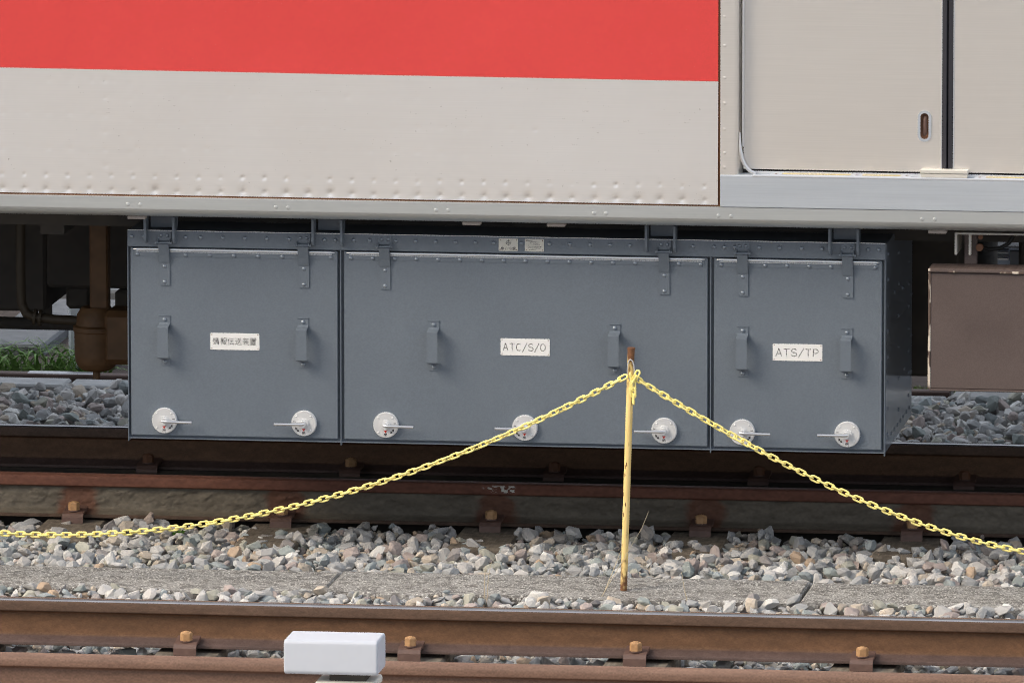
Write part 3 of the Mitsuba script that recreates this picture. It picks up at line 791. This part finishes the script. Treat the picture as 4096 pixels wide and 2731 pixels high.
def latch(x, z, s):
    k = part('latch', DISC, None, cab, to_world=T().translate([x, F - .0092, z]))
    y = F - .0142
    part('backing_ring', trimesh.creation.cylinder(radius=.0425, height=.0045, sections=40).apply_transform(trimesh.transformations.rotation_matrix(math.pi / 2, [1, 0, 0])).apply_translation([x, F - .0022, z]), 'm_disc', k, smooth=40)
    part('hub', cat(cyl([x, y - .006, z], [x, y + .001, z], .0165, 24), cyl([x + s * .002, y - .020, z], [x + s * .002, y - .005, z], .0105, 20)), 'm_disc', k, smooth=40)
    part('lever', tube([(x - s * .003, y - .016, z + .0005), (x + s * .006, y - .0205, z), (x + s * .02, y - .0215, z), (x + s * .05, y - .0215, z - .0005), (x + s * .0955, y - .0215, z - .0008)], [.0058, .0056, .0052, .0048, .0048], 12), 'm_lever', k, smooth=40)
    for a, b in ((-.0235, .0245), (.0235, .0245), (-.0235 * s, -.0235)):
        part('screw', trimesh.Trimesh(dome(.0040, .0022, 10, 2).vertices + [x + a, y, z + b], dome(.0040, .0022, 10, 2).faces, process=False), 'm_disc', k, smooth=True)
    tri = Polygon([(x - .0068, z - .0150), (x + .0068, z - .0150), (x, z - .0262)])
    part('red_mark', plate_xz(tri, y - .0008, y + .0002), 'm_warn_red', k)
    g = strokes(GLYPH['hei'], x - .0052, z - .0268, .0104, .0100, .0009)
    cx, cz, R = x, z, .0305
    a0, a1 = (-62, -22)
    pts = [(cx + s * R * math.cos(math.radians(a)), cz + R * math.sin(math.radians(a))) for a in np.linspace(a0 + 9, a1 - 9, 7)]
    arrow = [LineString(pts).buffer(.0011)]
    for a, d in ((a0, 1), (a1, -1)):
        tip = np.array([cx + s * R * math.cos(math.radians(a)), cz + R * math.sin(math.radians(a))])
        bb = math.radians(a + d * 15)
        bc = np.array([math.cos(bb), math.sin(bb)])
        b1, b2 = [np.array([cx + s * (R + o) * bc[0], cz + (R + o) * bc[1]]) for o in (-.0042, .0042)]
        arrow.append(Polygon([tip, b1, b2]))
    bar = sbox(x + s * .0315 - .004, z + .0058, x + s * .0315 + .004, z + .0080)
    part('marking', plate_xz(unary_union([g, bar] + arrow), y - .0006, y + .0002), 'm_print', k)


for x, s in ((-1.1648, 1), (-.6990, -1), (-.4264, 1), (.0350, -1), (.4962, -1), (.7541, 1), (1.1000, -1)):
    latch(x, .3070, s)


def plate(x0, x1, z0, z1, glyphs, text_, m='m_white', y=F, th=.0018, r=.0015):
    k = part('label_plate', plate_xz(rrect(x0, x1, z0, z1, r), y - th, y), m, cab)
    label(k, text_)
    for a in (x0 + .0048, x1 - .0048):
        for b in (z0 + .0048, z1 - .0048):
            part('screw', plate_xz(Point(a, b).buffer(.0017, quad_segs=3), y - th - .0006, y - th + .0002), 'm_bolt_dark', k)
    part('lettering', plate_xz(glyphs, y - th - .0005, y - th + .0003), 'm_print', k)


plate(-1.0113, -.8479, .5458, .6010, text(['jo', 'ho', 'den', 'so', 'sou', 'chi'], -1.0030, .5865, .0220, .0245, .0028, .0018), 'white name plate with six black characters')
plate(-.0456, .1169, .5458, .6015, text('ATC/S/O', -.0385, .5855, .0187, .0245, .0030, .0021), 'white name plate reading ATC/S/O')
plate(.8534, 1.0164, .5455, .6010, text('ATS/TP', .8625, .5855, .0218, .0250, .0033, .0021), 'white name plate reading ATS/TP')
g = [Point(-.0197, .9185).buffer(.0074).difference(Point(-.0197, .9185).buffer(.0060)), LineString([(-.0297, .9185), (-.0097, .9185)]).buffer(.0006), LineString([(-.0197, .9085), (-.0197, .9285)]).buffer(.0006),
     text(['juu', 'shin', 'i', 'chi'], -.0452, .9045, .0110, .0100, .0020, .0008)]
plate(-.0517, .0119, .8908, .9322, unary_union(g), 'small cream plate with a crossed circle and four characters', 'm_plate', .0575, .0014, .003)
dm = [Polygon([(0, 0), (.0012, .0021), (0, .0042), (-.0012, .0021)])]
lg = unary_union([affinity.translate(affinity.rotate(dm[0], a, origin=(0, 0)), .0445, .9265) for a in (0, 120, 240)])
ln = [lg, sbox(.0480, .9262, .0610, .9275)] + [sbox(a, z, b, z + .0011) for a, b, z in ((.050, .071, .9215), (.072, .080, .9213), (.050, .078, .9172), (.0440, .0475, .9120), (.055, .0575, .9120), (.060, .084, .9118), (.044, .056, .9070), (.044, .057, .9025), (.058, .09, .9055), (.058, .088, .9010))] + [sbox(.048, .8950, .071, .8964)]
plate(.0349, .0980, .8908, .9318, unary_union(ln), 'small cream maker plate with lines of tiny print', 'm_plate', .0575, .0014, .003)
# hanger brackets above: pairs of gussets with a back plate
for a, b in ((-1.2225, -1.1270), (-.6640, -.5690), (.4390, .5325), (1.0420, 1.1350)):
    k = part('hanger_bracket', cat(bx(a + .003, b - .003, .125, .131, .9400, .9900)), 'm_paint', cab)
    for x in (a, b):
        gus = Polygon([(.020, .9880), (.020, .9150), (.028, .9020), (.0570, .8960), (.0570, .9388), (.075, .9388), (.075, .9880)])
        part('gusset', plate_yz(gus, x - .0038, x + .0038), 'm_paint', k)

# ---------------------------------------------------------------- brown equipment box at the right
bb_ = thing('brown_box', 'dull brown steel equipment box hung under the door end of the car', 'equipment box')
part('casing', cbox(1.3630, 2.35, .050, .165, .4605, .8500, .007), 'm_brown_box', bb_)
part('lid', cbox(1.3600, 2.36, .040, .172, .8475, .8600, .003), 'm_brown_box', bb_)
for a, b, z0, z1 in ((1.3604, 1.374, .851, .8598), (1.428, 1.447, .848, .8535), (1.595, 1.70, .8476, .8545), (1.388, 1.398, .853, .8585)):
    part('worn_edge', cbox(a, b, .0394, .0412, z0, z1, .0006), 'm_edge_worn', bb_)
part('edge_strip', cbox(1.3605, 1.3690, .0470, .055, .4640, .8470, .0015), 'm_edge_worn', bb_)
part('bottom_lip', cbox(1.3650, 2.35, .046, .06, .4580, .4640, .0015), 'm_brown_box', bb_)
hg = part('hanger', cat(cbox(1.4370, 2.4, .140, .30, .9600, .9665, .001), cbox(1.4370, 1.4445, .140, .30, .8930, .9605, .001), cbox(1.4830, 1.4905, .140, .30, .8930, .9605, .001)), 'm_cream', bb_)
part('arm', cbox(1.4660, 1.5080, .17, .19, .858, .965, .003), 'm_brown_box', bb_)
part('arm_bolt', cat(cyl([1.516, .16, .915], [1.516, .18, .915], .012, 14), cyl([1.520, .155, .9500], [1.520, .165, .9500], .008, 12)), 'm_bolt_dark', bb_)
part('cable', tube([(1.46, .25, .885), (1.475, .25, .868), (1.505, .25, .9090), (1.54, .25, .8980), (1.575, .25, .9020), (1.605, .25, .9200), (1.622, .25, .9500), (1.626, .25, .985)], .0065, 8), 'm_black', bb_, smooth=True)

# ---------------------------------------------------------------- underfloor gear seen at the left
dr_ = thing('air_tank', 'rust brown brake air tank with rounded bottom hanging left of the grey cabinet', 'air tank')
cx, cy = -1.605, 1.30
pts = [(0, .284), (.030, .285), (.050, .290), (.064, .301), (.072, .320), (.075, .345), (.076, .420), (.080, .424), (.080, .438), (.070, .444), (.066, .480), (.050, .505), (0, .505)]
v = trimesh.creation.revolve(np.array(pts), sections=40)
part('tank_body', v.apply_translation([cx, cy, 0]), 'm_drum', dr_, smooth=30)
part('mount_arm', cat(cbox(cx - .018, cx + .045, cy - .03, cy + .03, .48, .99, .006)), 'm_drum', dr_)
part('drain_cock', cat(cyl([cx, cy, .258], [cx, cy, .29], .013, 12)), 'm_drum', dr_)
part('side_cover', cbox(cx + .03, cx + .16, cy - .07, cy + .09, .315, .50, .02), 'm_drum', dr_)
pp = thing('brake_pipe', 'dark olive brake pipe with a flange running left of the rust brown tank', 'pipe')
part('pipe_run', tube([(-1.865, 1.3, .80), (-1.866, 1.3, .62), (-1.864, 1.3, .515), (-1.848, 1.3, .478), (-1.815, 1.3, .464), (-1.74, 1.3, .458), (-1.62, 1.3, .455)], .0165, 12), 'm_pipe', pp, smooth=True)
part('flange', cat(cyl([-1.822, 1.3, .466], [-1.812, 1.3, .465], .028, 18), cyl([-1.803, 1.3, .464], [-1.793, 1.3, .463], .028, 18)), 'm_pipe', pp, smooth=40)
g1 = thing('underfloor_case', 'black equipment case in the shadow under the far left of the car', 'equipment case')
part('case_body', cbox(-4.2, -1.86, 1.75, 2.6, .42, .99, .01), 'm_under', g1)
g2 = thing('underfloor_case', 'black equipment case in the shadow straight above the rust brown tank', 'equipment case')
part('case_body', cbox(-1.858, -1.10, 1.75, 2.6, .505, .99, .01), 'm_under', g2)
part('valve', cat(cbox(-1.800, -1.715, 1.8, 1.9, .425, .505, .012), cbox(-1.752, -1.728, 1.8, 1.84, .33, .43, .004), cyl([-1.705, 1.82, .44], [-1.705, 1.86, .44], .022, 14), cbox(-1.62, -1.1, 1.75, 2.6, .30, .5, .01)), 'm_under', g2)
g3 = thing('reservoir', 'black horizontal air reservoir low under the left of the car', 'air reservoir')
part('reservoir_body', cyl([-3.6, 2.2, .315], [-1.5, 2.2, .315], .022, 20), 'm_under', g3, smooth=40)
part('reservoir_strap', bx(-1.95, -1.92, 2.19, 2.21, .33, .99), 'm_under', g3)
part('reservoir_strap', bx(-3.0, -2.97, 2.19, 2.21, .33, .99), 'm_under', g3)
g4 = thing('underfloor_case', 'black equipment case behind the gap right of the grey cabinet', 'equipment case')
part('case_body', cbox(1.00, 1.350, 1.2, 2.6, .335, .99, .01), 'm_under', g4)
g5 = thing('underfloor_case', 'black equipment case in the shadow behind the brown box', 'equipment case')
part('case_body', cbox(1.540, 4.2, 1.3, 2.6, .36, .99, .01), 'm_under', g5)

# ---------------------------------------------------------------- far side of the train
sk = thing('concrete_kerb', 'pale concrete kerb edging the ballast on the far side of the train', 'kerb')
part('kerb_block', cat(cbox(-6, -2.24, 4.22, 4.40, -.34, -.20, .008), cbox(-2.23, 1.0, 4.22, 4.40, -.34, -.202, .008), cbox(1.01, 6, 4.40, 4.55, -.34, -.205, .008)), 'm_conc_pale', sk)
r4 = thing('rail', 'bare rail of the siding beyond the train with a bright patch', 'rail')
part('rail_section', prof_x([(4.50 + a, -.195 + b) for a, b in rail_profile()], -7, 1.0), 'm_rust', r4, smooth=35)
part('bright_patch', prof_x([(4.475, -.1965), (4.480, -.1935), (4.525, -.1935), (4.530, -.1965)], -2.42, -2.16), 'm_shine', r4)  # short bright metal strip along the rail top
part('soil', bx(-8, 8, 4.56, 60, -.30, -.262), 'm_soil')
label('soil', 'dark brown soil beyond the far siding', 'soil', kind='structure')
rg = np.random.default_rng(5)


def blades(n, x0, x1, y0, y1, z, hmin, hmax, bend=1.0):
    V, Fc, at = [], [], 0
    for _ in range(n):
        x, y = rg.uniform(x0, x1), rg.uniform(y0, y1)
        h, w = rg.uniform(hmin, hmax), rg.uniform(.004, .009)
        a = rg.uniform(0, 2 * math.pi)
        out = h * rg.uniform(.3, 1.1) * bend
        d = np.array([math.cos(a), math.sin(a) * .5, 0])
        sd = np.array([-d[1], d[0], 0])
        sd /= np.linalg.norm(sd) + 1e-9
        sd = sd * .4 + np.array([.6, 0, 0])
        t = np.linspace(0, 1, 6)
        ctr = np.array([x, y, z]) + np.outer(out * t ** 1.5, d) + np.outer(h * (t - .55 * bend * t ** 2.6), [0, 0, 1])
        ww = w * (1 - t) ** .6
        V.append(np.vstack([ctr - ww[:, None] * sd, ctr + ww[:, None] * sd]))
        for k in range(5):
            Fc += [[at + k, at + k + 1, at + 7 + k], [at + k, at + 7 + k, at + 6 + k]]
        at += 12
    return trimesh.Trimesh(np.vstack(V), np.array(Fc), process=False)


part('grass', cat(blades(300, -3.1, -2.18, 4.78, 5.05, -.27, .06, .15, 1.2), blades(110, -2.85, -2.22, 4.80, 5.0, -.27, .20, .33, 1.35)), 'm_grass')
label('grass', 'green arching grass growing beyond the siding left of the tank', 'grass', kind='stuff')
part('grass_tufts', cat(blades(70, 1.01, 1.08, 4.57, 4.66, -.25, .06, .14, .5), blades(90, 1.22, 1.32, 4.57, 4.66, -.25, .06, .14, .5), blades(60, .84, .92, 4.57, 4.66, -.25, .05, .10, .8), blades(900, .3, 5, 6.2, 9.5, -.27, .1, .2)), 'm_grass_light')
label('grass_tufts', 'pale green grass tufts at the back edge of the ballast right of the cabinet', 'grass', kind='stuff')
for k, (a, b, y, z, hh) in enumerate(((-3.2, -2.52, 5.62, -.22, .08), (-2.75, -2.2, 6.15, -.20, .08), (-3.0, -2.2, 7.0, -.20, .10))):
    o = thing('concrete_slab', ('short pale concrete slab in the weeds behind the arching grass', 'middle of three pale concrete slabs behind the siding', 'farthest pale concrete slab seen under the car at left')[k], 'concrete slab')
    part('slab', cbox(a, b, y - .25, y + .35, z - hh, z, .01), 'm_slab', o)
o = thing('grey_locker', 'pale blue grey trackside locker glimpsed between dark cases at left', 'locker')
part('locker_body', cbox(-2.36, -2.27, 5.0, 5.4, -.26, .22, .01), 'm_grey_far', o)
mc = thing('far_machine', 'blue grey machine casing with louvres glimpsed above the brown box', 'machine')
part('machine_casing', cbox(.95, 1.9, 4.75, 5.4, -.26, .55, .01), 'm_grey_far', mc)
for k in range(4):
    part('louvre', cbox(1.12, 1.19, 4.738, 4.75, .255 + .012 * k, .262 + .012 * k, .001), 'm_grey_far_dark' if k % 2 else 'm_conc_pale', mc)
part('hatch', cbox(1.195, 1.262, 4.735, 4.75, .22, .292, .002), 'm_grey_far_dark', mc)
part('hatch', cbox(1.27, 1.31, 4.735, 4.75, .22, .285, .002), 'm_grey_far_dark', mc)
part('beam', bx(.95, 1.9, 4.728, 4.745, .302, .308), 'm_grey_far_dark', mc)

# ---------------------------------------------------------------- yellow chain and post
YP = -.295
po = thing('chain_post', 'thin leaning yellow steel post with a rusty top standing on the concrete trough', 'post')
part('post_shaft', tube([(.4057, YP, -.185), (.4062, YP, -.17), (.4180, YP, .22), (.4290, YP, .602)], .0112, 18), 'm_post', po, smooth=40)
part('post_cap', cyl([.4291, YP, .603], [.43005, YP, .628], .0118, 18), 'm_post', po, smooth=40)
part('post_cap', cyl([.42985, YP, .624], [.4300, YP, .630], .0126, 18), 'm_bolt_dark', po, smooth=40)
wl = thing('wire_loop', 'pale wire loop through the top of the yellow post holding the chain', 'wire loop')
part('loop_wire', tube([(.4215, YP - .014, .535), (.4195, YP - .016, .555), (.4205, YP - .015, .575), (.4245, YP - .013, .589), (.4290, YP - .0135, .593), (.4360, YP - .0135, .588), (.4405, YP - .015, .573), (.4425, YP - .016, .553), (.4415, YP - .015, .535), (.436, YP - .016, .527), (.428, YP - .017, .526)], .0021, 8, True), 'm_wire', wl, smooth=True)
P, WD = .0254, .0064
n = 26
lp = []
hw, hl = .0077, (P + WD) / 2 - .0066
for a in np.linspace(-math.pi / 2, math.pi / 2, 9):
    lp.append((hl + hw * math.cos(a), hw * math.sin(a), 0))
for a in np.linspace(math.pi / 2, 3 * math.pi / 2, 9):
    lp.append((-hl + hw * math.cos(a), hw * math.sin(a), 0))
LINK = mikit.ply(tube(lp, WD / 2, 8, True), 'm_yellow', smooth=True)


def link(parent, p, d, roll):
    d = np.asarray(d, float) / np.linalg.norm(d)
    side = np.cross(d, [0, 0, 1.0])
    if np.linalg.norm(side) < .05:
        side = np.array([1.0, 0, 0]) if abs(d[0]) < .5 else np.array([0, 1.0, 0])
    side /= np.linalg.norm(side)
    upv = np.cross(side, d)
    u = math.cos(roll) * upv + math.sin(roll) * side
    w = np.cross(d, u)
    M = np.eye(4)
    M[:3, 0], M[:3, 1], M[:3, 2], M[:3, 3] = d, u, w, p
    part('link', LINK, None, parent, to_world=T(M.tolist()))


def chain(key, pts, twist, seed):
    r = np.random.default_rng(seed)
    pts = np.asarray(pts, float)
    s = np.concatenate([[0], np.cumsum(np.linalg.norm(np.diff(pts, axis=0), axis=1))])
    at = np.arange(0, s[-1], P)
    q = np.stack([np.interp(at, s, pts[:, k]) for k in range(3)], 1)
    for i in range(len(q) - 1):
        link(key, (q[i] + q[i + 1]) / 2, q[i + 1] - q[i], (0 if i % 2 == 0 else math.pi / 2) + twist(i) + r.normal() * .16)


lz = np.poly1d(np.polyfit([-1.6489, -1.4323, -1.2159, -.9998, -.7841, -.5688, -.3539, -.1394, .0747, .274, .4118], [-.0199, -.0209, -.0076, .0215, .0621, .1183, .1859, .2662, .3663, .4645, .5343], 3))
rz = np.poly1d(np.polyfit([.4516, .5582, .7003, .8423, .9842, 1.1261, 1.2678, 1.4094, 1.5509, 1.7091], [.5308, .466, .3891, .3079, .2353, .1742, .1174, .0663, .0209, -.0055], 3))
cl = thing('chain', 'yellow plastic link chain sagging from the post towards the left', 'chain')
xx = np.linspace(.4150, -1.95, 300)
chain(cl, np.stack([xx, np.full_like(xx, YP - .017), lz(xx)], 1), lambda i: .22 + .45 * math.sin(i * .083) * math.sin(i * .031 + 1), 3)
cr = thing('chain', 'yellow plastic link chain sagging from the post towards the right', 'chain')
xx = np.linspace(.4420, 1.95, 300)
chain(cr, np.stack([xx, np.full_like(xx, YP - .017), np.where(xx < 1.75, rz(xx), rz(1.75) + (xx - 1.75) * -.06)], 1), lambda i: .15 + .45 * math.sin(i * .097 + 1) * math.sin(i * .037), 4)
ct = thing('chain', 'short loose yellow chain tail hanging straight down beside the post', 'chain')
for (a, b, roll) in (((.4265, .545), (.4300, .522), .3), ((.4300, .524), (.4325, .499), .1), ((.4325, .501), (.4350, .476), 1.5), ((.435, .478), (.4365, .453), .25)):
    link(ct, [(a[0] + b[0]) / 2 + .004, YP - .0215, (a[1] + b[1]) / 2], [b[0] - a[0], .001, b[1] - a[1]], roll + math.pi / 2)
for (a, b, roll) in (((.4425, .553), (.4335, .534), .4), ((.4335, .536), (.4250, .520), 1.4), ((.4250, .522), (.4270, .497), .3), ((.4270, .499), (.4280, .474), 1.2)):
    link(ct, [(a[0] + b[0]) / 2 + .013, YP - .0250, (a[1] + b[1]) / 2], [b[0] - a[0], .001, b[1] - a[1]], roll)

# ---------------------------------------------------------------- white trackside box in front
wb = thing('white_box', 'glossy white rounded box on a low stand in front of the nearest rail', 'trackside box')


def rounded(x0, x1, y0, y1, z0, z1, r):
    c = []
    for x in (x0 + r, x1 - r):
        for y in (y0 + r, y1 - r):
            for z in (z0 + r, z1 - r):
                c.append(trimesh.creation.icosphere(2, r).vertices + [x, y, z])
    return trimesh.convex.convex_hull(np.vstack(c))


sec = rrect(-3.60, -3.43, .1085, .2130, .014)
body = [(-.1900, .004), (-.1860, 0), (.0860, 0), (.0895, .0035)]
part('shell', trimesh.convex.convex_hull(np.vstack([[[x, y, z] for y, z in sec.buffer(-o).exterior.coords] for x, o in body])), 'm_offwhite', wb, smooth=50)
part('end_cap', trimesh.convex.convex_hull(np.array([[x, y, z] for y, z in sec.buffer(-.0065).exterior.coords for x in (.088, .0905)])), 'm_offwhite', wb, smooth=40)
part('base_plate', rounded(-.100, .080, -3.60, -3.42, .060, .0860, .008), 'm_cream', wb, smooth=40)
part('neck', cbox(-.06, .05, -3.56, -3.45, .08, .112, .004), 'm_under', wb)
part('stand', cat(cbox(-.045, .035, -3.55, -3.47, -.40, .062, .005)), 'm_cream', wb)

# ---------------------------------------------------------------- dry stalks and a weed
for txt, pts, r in (('dry straw stalk leaning right across the foot of the post', [(.352, -.43, -.165), (.41, -.36, -.06), (.47, -.33, .045), (.492, -.33, .10)], .0011),
                    ('dry straw stalk crossing behind the foot of the post', [(.355, -.40, -.16), (.375, -.33, -.10), (.398, -.30, -.035)], .0015),
                    ('upright dry stalk on the trough left of the post', [(-.0253, -.48, -.20), (-.024, -.48, -.12), (-.021, -.48, -.066)], .0016),
                    ('slightly bent dry stalk beside the upright stalk', [(-.016, -.49, -.20), (-.010, -.49, -.10), (.0, -.49, -.05)], .0013),
                    ('thin dry stalk in front of the trough right of the post', [(.645, -.48, -.20), (.628, -.48, -.13), (.618, -.48, -.07)], .0014)):
    k = thing('dry_stalk', txt, 'stalk')
    part('stem', tube(np.array(pts), np.linspace(r, r * .5, len(pts)), 6), 'm_stalk', k, smooth=True)
k = thing('weed', 'small bright green weed among the stones under the left chain', 'weed')
part('leaves', blades(26, -1.222, -1.190, .56, .60, -.165, .025, .05, .9), 'm_weed', k)

# the cabinet hangs a little inside the car's side
CAB = T().translate([-.0137, .10, -.0144])
for key in list(scene):
    if key.startswith(cab + '__'):
        scene[key]['to_world'] = CAB @ scene[key]['to_world'] if 'to_world' in scene[key] else CAB
